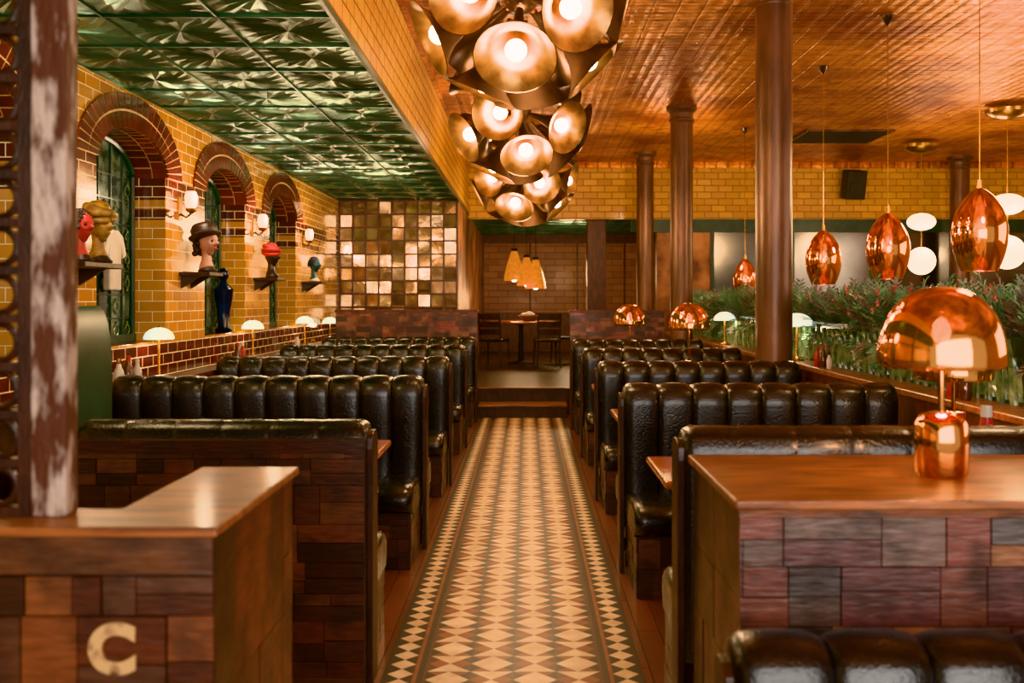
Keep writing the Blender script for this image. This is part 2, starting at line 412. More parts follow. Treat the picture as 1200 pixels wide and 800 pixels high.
# ------------------------------------------------------------ ceilings
def green_ceiling(x0, x1, y0, y1, nx, ny, nm):
    mb = MB(); sx = (x1-x0)/nx; sy = (y1-y0)/ny
    for i in range(nx):
        for j in range(ny):
            cx = x0+(i+.5)*sx; cy = y0+(j+.5)*sy
            K = 32; P = []
            for k in range(K):
                t = k/K*8; e = int(t)//2; u = (t-2*e)-1
                P.append([(u, -1), (1, u), (-u, 1), (-1, -u)][e])
            rings = ((0.0, .004, .004), (.3, .010, .002), (.62, .016, .004), (.9, .003, .010), (1., .006, .006))
            vs = [(cx, cy, ZL-.010)]
            for (f, ha, hb) in rings[1:]:
                for k, (a, b) in enumerate(P):
                    vs.append((cx+a*f*sx/2, cy+b*f*sy/2, ZL-(ha if k % 2 == 0 else hb)))
            fs = []
            for k in range(K): fs.append((0, 1+k, 1+(k+1) % K))
            for q in range(len(rings)-2):
                o = 1+q*K
                for k in range(K):
                    k2 = (k+1) % K; fs += [(o+k, o+K+k, o+k2), (o+k2, o+K+k, o+K+k2)]
            mb.add(vs, fs)
            mb.box(cx-sx/2-.006, cx-sx/2+.006, cy-sy/2, cy+sy/2, ZL-.02, ZL+.0); mb.box(cx-sx/2, cx+sx/2, cy-sy/2-.006, cy-sy/2+.006, ZL-.02, ZL)
    mb.box(x0, x1, y0, y1, ZL+.002, ZL+.03)
    o = mb.obj(nm, M_greenmetal); struct(o, 'low green pressed-tin ceiling with folded star pattern', 'ceiling')
green_ceiling(XL, XF, -1.5, YB, 3, 31, 'ceiling_low')
green_ceiling(XF, 3.4, YB+.2, YE, 7, 9, 'ceiling_alcove')
mb = MB(); mb.box(XF, 8.8, -1.5, YB+.2, ZC, ZC+.1); struct(mb.obj('ceiling', M_coppertin), 'orange copper pressed-tin ceiling', 'ceiling')
mb = MB(); mb.box(XF-.12, XF+.004, -1.5, YB, ZL+.002, ZC); struct(mb.obj('trim_8', M_tileF), 'amber tiled bulkhead', 'bulkhead')
mb = MB(); mb.box(XF-.0, XF+.02, -1.5, YB, ZL-.03, ZL+.01); struct(mb.obj('trim_9', M_greenpaint), 'green bulkhead edge moulding', 'trim')
mb = MB(); mb.box(XF, XF+.04, -1.5, YB, ZC-.06, ZC-.001); struct(mb.obj('trim_10', M_coppertin), 'copper ceiling cornice', 'trim')
mb = MB(); mb.box(XF, 8.8, YB, YB+.2, 2.9, ZC); struct(mb.obj('wall_back', M_tileB), 'amber tiled wall band above openings', 'wall')
mb = MB(); mb.box(XF, 8.6, YB-.03, YB, ZC-.1, ZC-.001); struct(mb.obj('trim_11', M_coppertin), 'copper cornice', 'trim')
mb = MB(); mb.box(XF, 8.6, YB-.04, YB+.0, 2.84, 2.93); struct(mb.obj('trim_12', M_tileB), 'tiled band lower edge', 'trim')
mb = MB(); mb.box(3.1, 8.8, YB, YB+.2, 0, 2.9); struct(mb.obj('wall_mirror', M_mirror), 'smoky mirrored wall', 'wall')
mb = MB(); mb.box(1.75, 8.6, YB-.05, YB, 2.62, 2.84)
for k in range(5): mb.box(3.1+k*1.35, 3.16+k*1.35, YB-.05, YB, 1.0, 2.62)
mb.box(3.1, 8.6, YB-.08, YB, .95, 1.05)
struct(mb.obj('trim_13', M_greenpaint), 'dark green mirror frame', 'trim')
mb = MB(); mb.box(2.2, 3.1, YB, YB+.2, 0, 2.9); struct(mb.obj('wall_pier', M_rust), 'patinated copper pier beside alcove opening', 'wall')
mb = MB(); mb.box(8.6, 8.8, -1.5, YB, 0, ZC); struct(mb.obj('wall_right', M_tileF), 'amber tiled side wall', 'wall')
mb = MB(); mb.box(XF-.2, 3.4, YE, YE+.2, 0, ZL+.05); struct(mb.obj('wall_alcove_end', M_endwall), 'rust-washed brick end wall', 'wall')
mb = MB(); mb.box(XF-.2, XF, 14.35, YE, .34, ZL); struct(mb.obj('wall_alcove_left', M_rust), 'patinated copper side wall', 'wall')
mb = MB(); mb.box(3.2, 3.4, YB+.2, YE, .0, ZL); struct(mb.obj('wall_alcove_right', M_rust), 'patinated copper side wall', 'wall')
mb = MB()
for k in range(5): mb.box(XF+k*1.04, XF+k*1.04+.04, YE-.03, YE, .34, ZL)
mb.box(XF, 3.2, YE-.04, YE, 2.72, ZL); mb.box(XF, 3.2, YE-.035, YE, .34, 1.2)
struct(mb.obj('trim_14', M_redwood), 'dark timber panelling frame on end wall', 'trim')

ls = thing('lattice_screen', 'brown lattice screen of small mirrored glass squares', 'screen', (0, 14.3, .34))
mb = MB(); x0, x1, z0, z1 = XL+.02, XF-.02, .85, 2.56; nx, nz = 9, 9
for i in range(nx+1):
    x = x0+(x1-x0)*i/nx; mb.box(x-.013, x+.013, -.03, .03, z0, z1)
for j in range(nz+1):
    z = z0+(z1-z0)*j/nz; mb.box(x0, x1, -.028, .028, z-.013, z+.013)
mb.box(x0, x1, -.04, .04, 0, z0)
mb.obj('frame', M_redwood, ls)
mb = MB(); r = random.Random(3)
for i in range(nx):
    for j in range(nz):
        xa = x0+(x1-x0)*i/nx+.010; xb = xa+(x1-x0)/nx-.02; za = z0+(z1-z0)*j/nz+.010; zb = za+(z1-z0)/nz-.02
        dx, dz = r.uniform(-.009, .009), r.uniform(-.009, .009)
        mb.add([(xa, -dx-dz, za), (xb, dx-dz, za), (xb, dx+dz, zb), (xa, -dx+dz, zb)], [(0, 1, 2, 3)], 0)
mb.obj('mirror_panes', M_lattglass, ls, recalc=False)

# ------------------------------------------------------------ booths
def bulge(u, n, p=.4):
    return abs(math.sin(pi*u*n))**p
def leather_loft(W, n, prof, amp, sgn, x_in=0., seg=8, endround=.03, p=.4):
    mb = MB(); us = []
    for i in range(n):
        for q in range(seg):
            t = q/seg; us.append((i+.5-.5*math.cos(pi*t))/n)
    us.append(1.0)
    rows = []
    for u in us:
        b = bulge(u, n, p); x = x_in+u*W
        e = min(u*W, (1-u)*W); er = 0 if e > endround else -(1-math.sqrt(1-(1-e/endround)**2))*endround
        rows.append([(sgn*x, y+ny*(amp*b+er), z+nz*(amp*.8*b+er)) for y, z, ny, nz in prof])
    m = len(prof); vs = [p_ for r_ in rows for p_ in r_]; fs = []
    for i in range(len(rows)-1):
        for k in range(m):
            k2 = (k+1) % m; fs.append((i*m+k, i*m+k2, (i+1)*m+k2, (i+1)*m+k))
    fs.append(tuple(range(m))); fs.append(tuple((len(rows)-1)*m+k for k in range(m)))
    return mb.add(vs, fs)
def back_prof(h, z0=.3, t=.085):
    P = [(-t, z0, -1, 0), (-t, z0+.2, -1, 0), (-t+.005, h-.25, -1, 0), (-t-.004, h-.1, -1, 0)]
    for k in range(1, 8):
        a = pi-pi*k/8; P.append((math.cos(a)*t, h-.06+math.sin(a)*.06, math.cos(a), math.sin(a)))
    P += [(t+.004, h-.1, 1, 0), (t-.005, h-.25, 1, 0), (t, z0+.2, 1, 0), (t, z0, 1, 0)]
    return P
def seat_prof(s, d=.56):
    q = [(.07, .30, 0, 0), (.07, .445, 0, 1), (.25, .455, 0, 1), (.42, .46, 0, 1), (d-.05, .455, .3, .9), (d-.01, .43, .8, .5), (d+.01, .385, 1, 0), (d-.005, .335, .8, -.5), (d-.05, .305, 0, 0)]
    return [(s*a, b, s*c, e) for a, b, c, e in q]
def booth(sgn, W, n, loc, near_seat=True, far_seat=True, near_wood=False, h=1.02, label='', amp=.024, seed=1, mat=None, far_w=None):
    mat = mat or M_leather
    b = thing('booth_bench', label, 'booth seat', loc, 'channel-tufted booth benches')
    leather_loft(W, n, back_prof(h), amp, sgn).obj('backrest', mat, b, smooth=70)
    mb = MB()
    ends = sorted((sgn*.005, sgn*(-.02)))
    pr = [(y*.8, z if z < h-.1 else h-.12+(z-(h-.12))*.7) for y, z, _, _ in back_prof(h, .0)]
    m = len(pr); vs = [(x, y, z) for x in ends for y, z in pr]
    fs = [tuple(range(m)), tuple(range(m, 2*m))]+[(k, (k+1) % m, m+(k+1) % m, m+k) for k in range(m)]
    mb.add(vs, fs); mb.obj('end_panel', M_darkwood, b, bevel=.004)
    for s, on in ((-1, near_seat), (1, far_seat)):
        if not on: continue
        Ws = far_w if (s == 1 and far_w) else W
        leather_loft(Ws-.02, n, seat_prof(s), .012, sgn, x_in=.01).obj('seat', M_leather, b, smooth=70)
        mb = MB()
        y0, y1 = sorted((s*.07, s*.52)); xa, xb = sorted((sgn*.03, sgn*Ws))
        mb.box(xa, xb, y0, y1, 0, .31, 0, None, hx('#35150e'))
        patch(mb, (sgn*.03, y0, 0), (0, 1, 0), (0, 0, 1), (sgn*-1, 0, 0), y1-y0, .31, seed+s, hmin=.07, hmax=.12, wmin=.1, wmax=.25, pal=PALD)
        patch(mb, (min(xa, xb), s*.52, 0), (1, 0, 0), (0, 0, 1), (0, s, 0), xb-xa, .30, seed+5+s, hmin=.08, hmax=.14, pal=PALD)
        mb.obj('base', M_patch, b, recalc=True)
    if near_wood:
        mb = MB(); xa, xb = sorted((0, sgn*W))
        mb.box(xa, xb, -.135, -.1, 0, h-.06, 0, None, hx('#2a120c'))
        patch(mb, (xa, -.135, 0), (1, 0, 0), (0, 0, 1), (0, -1, 0), W, h-.06, seed+9, hmin=.05, hmax=.08, wmin=.1, wmax=.3, vert=.3, pal=PALD, k=.9)
        mb.box(xa, xb, -.155, -.135, h-.11, h-.06, 0, None, hx('#38180f'))
        mb.obj('wooden_back', M_patch, b)
    return b
LBL = 'black leather channel-tufted booth bench with wooden base'
WL = 1.87; XBL = -.62
tl = booth(-1, WL, 10, (XBL, 6.03, 0), label=LBL+' beside tiled wall', seed=10)
for y in (8.05, 10.1, 12.15): dup(tl, (XBL, y, 0))
booth(-1, 1.14, 6, (XBL, 3.95, 0), near_seat=False, near_wood=True, amp=.004, label='booth bench with dark patchwork wooden back and black leather top', seed=30)
WR = 1.5; XBR = .53
tr = booth(1, WR, 8, (XBR, 5.5, 0), label=LBL+' beside planter', seed=50)
dup(tr, (XBR, 9.45, 0))
tr2 = booth(1, WR, 8, (XBR, 7.45, 0), label=LBL+' beside iron column', seed=50, far_w=1.15)
dup(tr2, (XBR, 11.5, 0))
booth(1, WR, 8, (XBR-.01, 3.36, 0), near_seat=False, h=1.07, amp=.004, label='booth bench with smooth black leather top behind wooden console', seed=70)
booth(1, 1.55, 7, (.465, 2.3, 0), far_seat=False, h=.71, amp=.03, label='low black leather tufted bench in front of patchwork console', seed=80)

gp = MB(); n = 12
vs = []
for k in range(n+1):
    a = pi/2*k/n
    for y in (-.15, .3): vs.append((-1.79-.06+.06*math.cos(a), 4.0+y, 1.2+.27*math.sin(a)))
vs = [( -1.79, 3.85, 0), (-1.79, 4.3, 0)]+vs+[(-1.92, 3.85, 1.47), (-1.92, 4.3, 1.47), (-1.92, 3.85, 0), (-1.92, 4.3, 0)]
m = len(vs)//2
fs = [(2*k, 2*k+1, 2*((k+1) % m)+1, 2*((k+1) % m)) for k in range(m)]+[tuple(2*k for k in range(m)), tuple(2*k+1 for k in range(m))]
gp.add(vs, fs); tag(gp.obj('green_cabinet', M_greenpaint, smooth=40), 'dark green painted cabinet with rounded top corner', 'cabinet')

# ------------------------------------------------------------ tables
def table(xa, xb, y, label):
    t = thing('dining_table', label, 'table', ((xa+xb)/2, y, 0), 'booth dining tables'); w = (xb-xa)/2
    mb = MB(); mb.box(-w, w, -.33, .33, .715, .75); mb.obj('table_top', M_table, t, bevel=.012)
    mb = MB(); mb.lathe([(.2, 0), (.2, .02), (.05, .05), (.035, .1), (.035, .68), (.1, .715)], 20); mb.obj('pedestal', M_black, t, smooth=40)
    return t
ta = table(-2.46, -.72, 4.98, 'varnished orange-brown wooden booth table')
for y in (7.04, 9.07, 11.12): dup(ta, (ta.location.x, y, 0))
tb = table(.57, 2.0, 4.42, 'varnished orange-brown wooden booth table')
for y in (6.47, 8.45, 10.47): dup(tb, (tb.location.x, y, 0))

lg = thing('wall_ledge', 'dark wooden ledge along tiled wall', 'shelf', (-2.59, 9.2, 0))
mb = MB(); mb.box(-.10, .09, -4.8, 4.0, .90, .93); mb.obj('ledge_top', M_redwood, lg)
mb = MB(); mb.box(-.10, .07, -4.8, 4.0, 0, .90); mb.obj('ledge_body', M_darkwood, lg)

pl = thing('planter', 'long planter with green glazed leaf-relief front and wooden ledge', 'planter', (2.3, 9.2, 0))
y0, y1 = -5.2, 6.0
mb = MB(); mb.box(-.19, .55, y0, y1, 0, .96); mb.obj('planter_base', M_redwood, pl)
mb = MB(); mb.box(-.205, .0, y0, y1, .96, 1.0); mb.obj('ledge', M_woodtop, pl, bevel=.008)
mb = MB(); mb.box(0, .03, y0, y1, .96, 1.32); mb.box(.52, .55, y0, y1, .96, 1.32); mb.box(.03, .52, y0, y1, 1.24, 1.27)
mb.obj('trough', M_greengl, pl)
mb = MB(); r = random.Random(5); yy = y0+.05
while yy < y1:
    for (dy, z0_, hh, w) in ((0, 1.0, .31, .026), (.042, 1.02, .2, .013), (-.042, 1.0, .24, .013)):
        hh *= r.uniform(.85, 1.0); pts = 7; vs = []
        lean = r.uniform(-.02, .02)
        for k in range(pts+1):
            t = k/pts; ww = w*math.sin(pi*min(1, t*.9+.1))**.8
            yc = yy+dy+lean*t*2
            vs += [(-.001, yc-ww, z0_+hh*t), (-.018, yc, z0_+hh*t), (-.001, yc+ww, z0_+hh*t)]
        fs = []
        for k in range(pts): fs += [(3*k, 3*k+1, 3*k+4, 3*k+3), (3*k+1, 3*k+2, 3*k+5, 3*k+4)]
        mb.add(vs, fs)
    yy += .13
mb.obj('leaf_relief', M_greenlt, pl, recalc=False)

# foliage
def plant(seed):
    r = random.Random(seed); mb = MB()
    for f in range(84):
        az = r.uniform(0, 2*pi); el = r.uniform(-.1, 1.45); ln = r.uniform(.22, .43)*(1 if el > .5 else .9)
        d = Vector((math.cos(az)*math.cos(el)*.85, math.sin(az)*math.cos(el)*.65, math.sin(el))); p = Vector((r.uniform(-.12, .1), r.uniform(-.1, .1), -.02))
        n = 12; m_ = 1 if r.random() < .22 else 0
        pts = []
        for k in range(n+1):
            pts.append(p.copy()); p = p+d*(ln/n); d = (d+Vector((0, 0, -.065))).normalized()
        mb.tube([pts[0], pts[n//2], pts[n]], .0025, 4, m_)
        for k in range(2, n+1):
            ax = (pts[k]-pts[k-1]).normalized(); sd = ax.cross(Vector((0, 0, 1)))
            if sd.length < .05: sd = Vector((1, 0, 0))
            sd.normalize(); up = sd.cross(ax)
            L_ = .06*math.sin(pi*(k/(n+2))**.8)+.018
            for s in (-1, 1):
                tip = pts[k]+sd*s*L_+ax*L_*.7+up*r.uniform(-.015, .02)
                b = pts[k]; mid = (b+tip)/2
                q = ax*.011
                mb.add([b, mid+q, tip, mid-q], [(0, 1, 2, 3)], m_)
    for f in range(9):
        c = Vector((r.uniform(-.28, .1), r.uniform(-.2, .2), r.uniform(.12, .34)))
        for q in range(6):
            a = q*2*pi/6; u = Vector((0, math.cos(a), math.sin(a)))*.026; w_ = Vector((0, -math.sin(a), math.cos(a)))*.013
            mb.add([c, c+u*.6+w_, c+u*1.2+Vector((-.012, 0, 0)), c+u*.6-w_], [(0, 1, 2, 3)], 2)
    return mb.obj('fern_bush', [M_leaf, M_leaf2, M_blossom], recalc=False)
pts_ = [plant(s) for s in (11, 12, 13)]
k = 0; y = 4.2
while y < 15.0:
    if k < 3: o = pts_[k]
    else: o = pts_[k % 3].copy(); COL.objects.link(o)
    o.location = (2.5+R.uniform(-.05, .05), y, 1.25); o.rotation_euler = (0, 0, R.choice((0, pi))+R.uniform(-.3, .3)); s = R.uniform(.85, 1.12); o.scale = (s, s, s)
    tag(o, 'feathery blue-green fern bush in planter', 'plant', 'ferns in the planter'); k += 1; y += .36

# ------------------------------------------------------------ columns
def column(x, y, rad, z0=0, cap=True):
    c = thing('column', 'round bronze-painted cast iron column', 'column', (x, y, z0), 'round iron columns')
    h = ZC-z0
    mb = MB(); mb.lathe([(rad*1.08, 0), (rad*1.08, .12), (rad*1.02, .16), (rad*1.0, .3), (rad, h-(.2 if cap else .03))], 32); mb.obj('shaft', M_column, c, smooth=40)
    mb = MB()
    if cap: mb.lathe([(rad, h-.2), (rad*1.12, h-.18), (rad*1.12, h-.15), (rad*1.02, h-.14), (rad*1.05, h-.08), (rad*1.35, h-.04), (rad*1.35, h)], 32)
    else: mb.lathe([(rad, h-.03), (rad*1.02, h-.02), (rad*1.02, h)], 32)
    mb.obj('capital', M_column, c, smooth=30)
column(1.93, 7.77, .142, cap=False); column(1.86, 11.95, .135); column(1.87, 15.7, .135, .34); column(7.05, 16.2, .15)
mb = MB(); mb.box(-.16, .16, -.16, .16, 0, ZL-.345); mb.box(-.2, .2, -.2, .2, 0, .15)
tag(mb.obj('timber_post', M_redwood, loc=(1.2, 17.2, .34), bevel=.01), 'square red-brown timber post in rear alcove', 'post')

def lowpart(x0, x1, y, seed):
    t = thing('low_partition', 'low reddish patchwork wooden partition with dark cap', 'partition', ((x0+x1)/2, y, 0)); w = (x1-x0)/2
    mb = MB(); mb.box(-w, w, 0, .1, 0, 1.33, 0, None, hx('#5a2416'))
    patch(mb, (-w, 0, .0), (1, 0, 0), (0, 0, 1), (0, -1, 0), 2*w, 1.33, seed, hmin=.05, hmax=.08, k=1.3)
    mb.obj('panel', M_patch, t)
    mb = MB(); mb.box(-w-.01, w+.01, -.02, .12, 1.33, 1.36); mb.obj('cap', M_redwood, t)
lowpart(-2.45, -.63, 12.78, 3); lowpart(.53, 1.68, 12.15, 4)

# ------------------------------------------------------------ foreground consoles
def console_left():
    t = thing('wooden_divider', 'L-shaped dark red patchwork wooden divider with varnished top', 'divider', (-.62, 1.97, 0))
    mb = MB()
    mb.box(-1.4, 0, .012, .15, 0, 1.03, 0, None, hx('#2a120c')); mb.box(-.24, -.012, .15, .69, 0, 1.03, 0, None, hx('#2a120c'))
    patch(mb, (-1.4, .012, 0), (1, 0, 0), (0, 0, 1), (0, -1, 0), 1.4, .95, 23, hmin=.07, hmax=.12, wmin=.12, wmax=.3, vert=.65, pal=['#5c3020', '#4a281c', '#6e4028', '#3e261c', '#583c30', '#74462c'], k=.85)
    mb.box(-1.4, -.002, 0, .012, .955, 1.03, 0, None, hx('#64402c', .75))
    patch(mb, (-.012, .01, 0), (0, 1, 0), (0, 0, 1), (1, 0, 0), .68, 1.03, 22, hmin=.12, hmax=.2, wmin=.2, wmax=.34, pal=['#5c2216', '#4a1a12', '#6a2c1c'], vert=.8, t=.006, k=.9)
    mb.obj('panelled_body', M_patch, t)
    mb = MB()
    vs = [(-1.42, -.01), (.01, -.01), (.01, .7), (-.25, .7), (-.25, .17), (-1.42, .17)]
    mb.add([(x, y, z) for z in (1.03, 1.05) for x, y in vs], [tuple(reversed(range(6))), tuple(range(6, 12))]+[(k, (k+1) % 6, 6+(k+1) % 6, 6+k) for k in range(6)])
    mb.obj('top_board', M_woodtop, t, bevel=.004)
    cu = bpy.data.curves.new('letter', 'FONT'); cu.body = 'C'; cu.size = .13; cu.extrude = .002; cu.offset = .007
    to = bpy.data.objects.new('tmp', cu); COL.objects.link(to)
    bpy.context.view_layer.update()
    me = bpy.data.meshes.new_from_object(to.evaluated_get(bpy.context.evaluated_depsgraph_get()))
    bpy.data.objects.remove(to)
    me.materials.clear(); me.materials.append(simple('worn_cream_letter_paint', hx('#b89468'), hx('#5a3a26'), rough=.7, scale=30, lo=.5, hi=.68))
    o = bpy.data.objects.new('painted_letter', me); COL.objects.link(o); o.parent = t
    o.rotation_euler = (pi/2, 0, 0); o.location = (-.245, -.004, .765)
    o['label'] = 'worn cream painted letter C'
console_left()
mb = MB(); mb.box(-.037, .037, -.03, .03, 0, ZL-1.05)
tag(mb.obj('timber_post', M_peel, loc=(-.986, 2.08, 1.05), bevel=.006), 'weathered reddish timber post with peeling paint', 'post')
la = thing('lattice_screen', 'dark wooden lattice screen with round openings beside post', 'screen', (-1.024, 2.08, 1.05))
mb = MB(); mb.box(-.03, -.002, -.02, .02, 0, 1.6); mb.box(-.36, -.33, -.02, .02, 0, 1.6)
mb.obj('frame', M_darkwood, la)
mb = MB()
for k in range(17): mb.box(-.33, -.03, -.015, .015, k*.1, k*.1+.018)
for k in range(16):
    cz = k*.1+.059
    for cx in (-.075, -.165, -.255):
        pts = [(cx+.036*math.cos(a), 0, cz+.038*math.sin(a)) for a in [t*2*pi/16 for t in range(17)]]
        mb.tube(pts, .008, 6)
mb.obj('lattice', M_darkwood, la)

def console_right():
    t = thing('wooden_console', 'patchwork wooden console with varnished top beside aisle', 'console', (.53, 2.48, 0)); W = 1.5
    mb = MB(); mb.box(.012, W, .012, .72, 0, .975, 0, None, hx('#2a120c'))
    patch(mb, (.0, .012, 0), (1, 0, 0), (0, 0, 1), (0, -1, 0), W, .955, 43, pal=PALR, hmin=.05, hmax=.085, wmin=.1, wmax=.28, k=1.2, vert=.35)
    mb.box(0, W, 0, .012, .955, .975, 0, None, hx('#6e3c20'))
    patch(mb, (.012, .0, 0), (0, 1, 0), (0, 0, 1), (-1, 0, 0), .72, .975, 42, hmin=.2, hmax=.3, wmin=.2, wmax=.4, pal=['#3c1a14', '#4a2018', '#2e1410'], t=.006)
    mb.obj('panelled_body', M_patch, t)
    mb = MB(); mb.box(-.012, W, -.012, .72, .975, 1.0); mb.obj('top_board', M_woodtop, t, bevel=.006)
console_right()

# ------------------------------------------------------------ lamps
def light(name, loc, power, col, rad=.05, parent=None):
    d = bpy.data.lights.new(name, 'POINT'); d.energy = power; d.color = col; d.shadow_soft_size = rad
    o = bpy.data.objects.new(name, d); COL.objects.link(o); o.location = loc
    if parent: o.parent = parent
    return o
WARM = (1, .66, .36)
def mushroom(loc, h=.54, label='', grp='copper mushroom table lamps', pw=3):
    t = thing('table_lamp', label, 'lamp', loc, grp); e = h-.54
    mb = MB(); mb.lathe([(.066, 0), (.072, .012), (.074, .1), (.070, .15), (.056, .172), (.03, .18), (.012, .182)], 36); mb.obj('lamp_base', M_copper, t, smooth=50)
    mb = MB(); mb.lathe([(.009, .18), (.009, .36+e), (.03, .365+e), (.03, .375+e), (.01, .38+e)], 16)
    mb.obj('stem', M_copper, t, smooth=40)
    mb = MB(); P = []
    for k in range(15):
        a = pi/2*k/14; P.append((max(.174*math.cos(a)**.85, .004), .325+e+.21*math.sin(a)))
    P = [(.160, .31+e), (.172, .315+e)]+P[1:]
    Pin = [(max(r_-.006, .003), z-.005) for r_, z in P]
    mb.lathe(list(reversed(Pin))+P, 48, caps=False); mb.obj('lamp_shade', M_copperglass, t, smooth=60)
    mb = MB(); mb.lathe([(.004, .365+e), (.02, .38+e), (.026, .405+e), (.022, .43+e), (.004, .45+e)], 16); mb.obj('bulb', M_bulb, t, smooth=60)
    light('lamp_light', (0, 0, .28+e), pw, WARM, .03, t)
    return t
mushroom((1.175, 2.82, 1.0), .54, 'polished copper mushroom table lamp on wooden console')
mushroom((1.93, 4.5, .75), .62, 'copper mushroom table lamp on booth table')
mushroom((1.39, 8.5, .75), .72, 'copper mushroom table lamp on booth table', pw=2)
mushroom((1.1, 10.6, .75), .70, 'copper mushroom table lamp on booth table', pw=2)

def opal(loc, h, rad, label):
    t = thing('desk_lamp', label, 'lamp', loc, 'small opal glass lamps')
    mb = MB(); mb.lathe([(.06, 0), (.06, .012), (.02, .025), (.009, .04), (.009, h-.02), (.02, h-.01), (.006, h+.01)], 20); mb.obj('lamp_stem', M_brass, t, smooth=40)
    mb = MB(); P = [(max(rad*math.cos(pi/2*k/12), .004), h-rad*.78+rad*.78*math.sin(pi/2*k/12)) for k in range(13)]
    mb.lathe([(max(r_-.005, .003), z-.004) for r_, z in reversed(P)]+P, 32, caps=False); mb.obj('lamp_shade', M_opal, t, smooth=60)
    mb = MB(); mb.lathe([(.004, h-rad*.7), (.02, h-rad*.6), (.02, h-rad*.4), (.004, h-rad*.3)], 12); mb.obj('bulb', M_bulb, t, smooth=60)
    light('lamp_light', (0, 0, h-rad*.95), 2, (1, .8, .55), .03, t)
for d in (7.0, 9.4, 11.6): opal((-2.585, d, .93), .37, .105, 'small brass lamp with pale green opal dome on wall ledge')
opal((-2.585, 13.1, .93), .33, .105, 'small brass lamp with pale green opal dome on wall ledge')
opal((2.2, 8.1, 1.0), .385, .135, 'small brass lamp with pale green opal dome on planter ledge')
opal((2.16, 10.85, 1.0), .36, .12, 'small brass lamp with pale green opal dome on planter ledge')

def pendant(x, y, zt, w):
    t = thing('pendant_lamp', 'teardrop copper mirrored pendant lamp on thin cord', 'lamp', (x, y, ZC), 'copper teardrop pendants')
    zt -= ZC; h = .54; r0 = w/2
    prof = []
    for k in range(25):
        s = k/24
        rr = r0*(math.sin(pi*(s*.78)**.82)**.75) if s > 0 else 0
        prof.append((max(rr, .012), zt-h*s))
    prof[-1] = (max(prof[-1][0], .07), prof[-1][1])
    inner = [(max(a-.006, .006), b) for a, b in reversed(prof)]
    mb = MB(); mb.lathe(prof+inner, 40, caps=False); mb.obj('lamp_shade', M_copperglass, t, smooth=60)
    mb = MB(); mb.lathe([(.004, 0), (.06, -.001), (.05, -.03), (.015, -.07), (.004, -.08)], 20); mb.obj('ceiling_rose', M_bronze, t, smooth=40)
    mb = MB(); mb.lathe([(.004, 0), (.004, zt+.02)], 8); mb.lathe([(.018, zt+.05), (.02, zt-.03)], 12); mb.obj('cord', M_brass, t)
    mb = MB(); mb.lathe([(.004, zt-.2), (.03, zt-.23), (.04, zt-.27), (.03, zt-.31), (.004, zt-.33)], 16); mb.obj('bulb', M_bulb, t, smooth=60)
    light('lamp_light', (0, 0, zt-.5), 5, WARM, .05, t)
pendant(2.94, 6.46, 2.22, .345); pendant(2.94, 8.1, 2.2, .345); pendant(2.94, 9.86, 2.18, .345); pendant(2.94, 13.4, 2.04, .31)

def globes(x, y):
    t = thing('globe_pendant', 'brass ceiling dish with hanging glowing opal globes', 'lamp', (x, y, ZC), 'opal globe pendants')
    mb = MB(); mb.lathe([(.01, 0), (.02, -.05), (.25, -.06), (.24, -.1), (.17, -.15), (.06, -.175), (.004, -.18)], 32); mb.obj('ceiling_dish', M_brass, t, smooth=40)
    mb = MB(); mb.lathe([(.006, -.15), (.006, 2.16-ZC)], 8); mb.obj('rod', M_brass, t)
    for z, f in ((2.62, .62), (2.05, 1)):
        mb = MB(); mb.lathe([(max(.2*math.sin(pi*k/16), .006), z-ZC-.2*f*math.cos(pi*k/16)) for k in range(17)], 32)
        mb.obj('globe', M_globe, t, smooth=80)
    light('lamp_light', (0, -.3, 2.35-ZC), 15, (1, .75, .5), .1, t)
globes(5.75, 14.5); globes(5.7, 11.8); globes(8.0, 14.5)

def horn_mesh():
    mb = MB(); P = [(.018, 0), (.024, .08), (.034, .15), (.052, .22), (.082, .29), (.122, .345), (.165, .38), (.196, .395)]
    mb.lathe(P, 32, 0, caps=False); mb.lathe([(r_-.004, z+.003) for r_, z in P], 32, 1, caps=False)
    mb.lathe([(.196, .395), (.192, .398)], 32, 0, caps=False)
    return mb
def bulb_mesh():
    mb = MB(); mb.lathe([(max(.052*math.sin(pi*k/10), .003), .335-.052*math.cos(pi*k/10)) for k in range(11)], 18); return mb
HM = BMm = None
DIR = [(-.5, -.82, -.2), (.5, -.78, -.35), (-.05, -.66, -.75), (-.85, -.2, -.45), (.95, -.05, -.22), (.1, .45, -.9), (-.6, -.5, .6), (.45, -.5, .72), (.45, .75, -.35), (-.5, .75, -.25), (-.7, .3, .55), (.75, .4, .45), (.72, .0, -.7), (-.4, .1, -.92)]
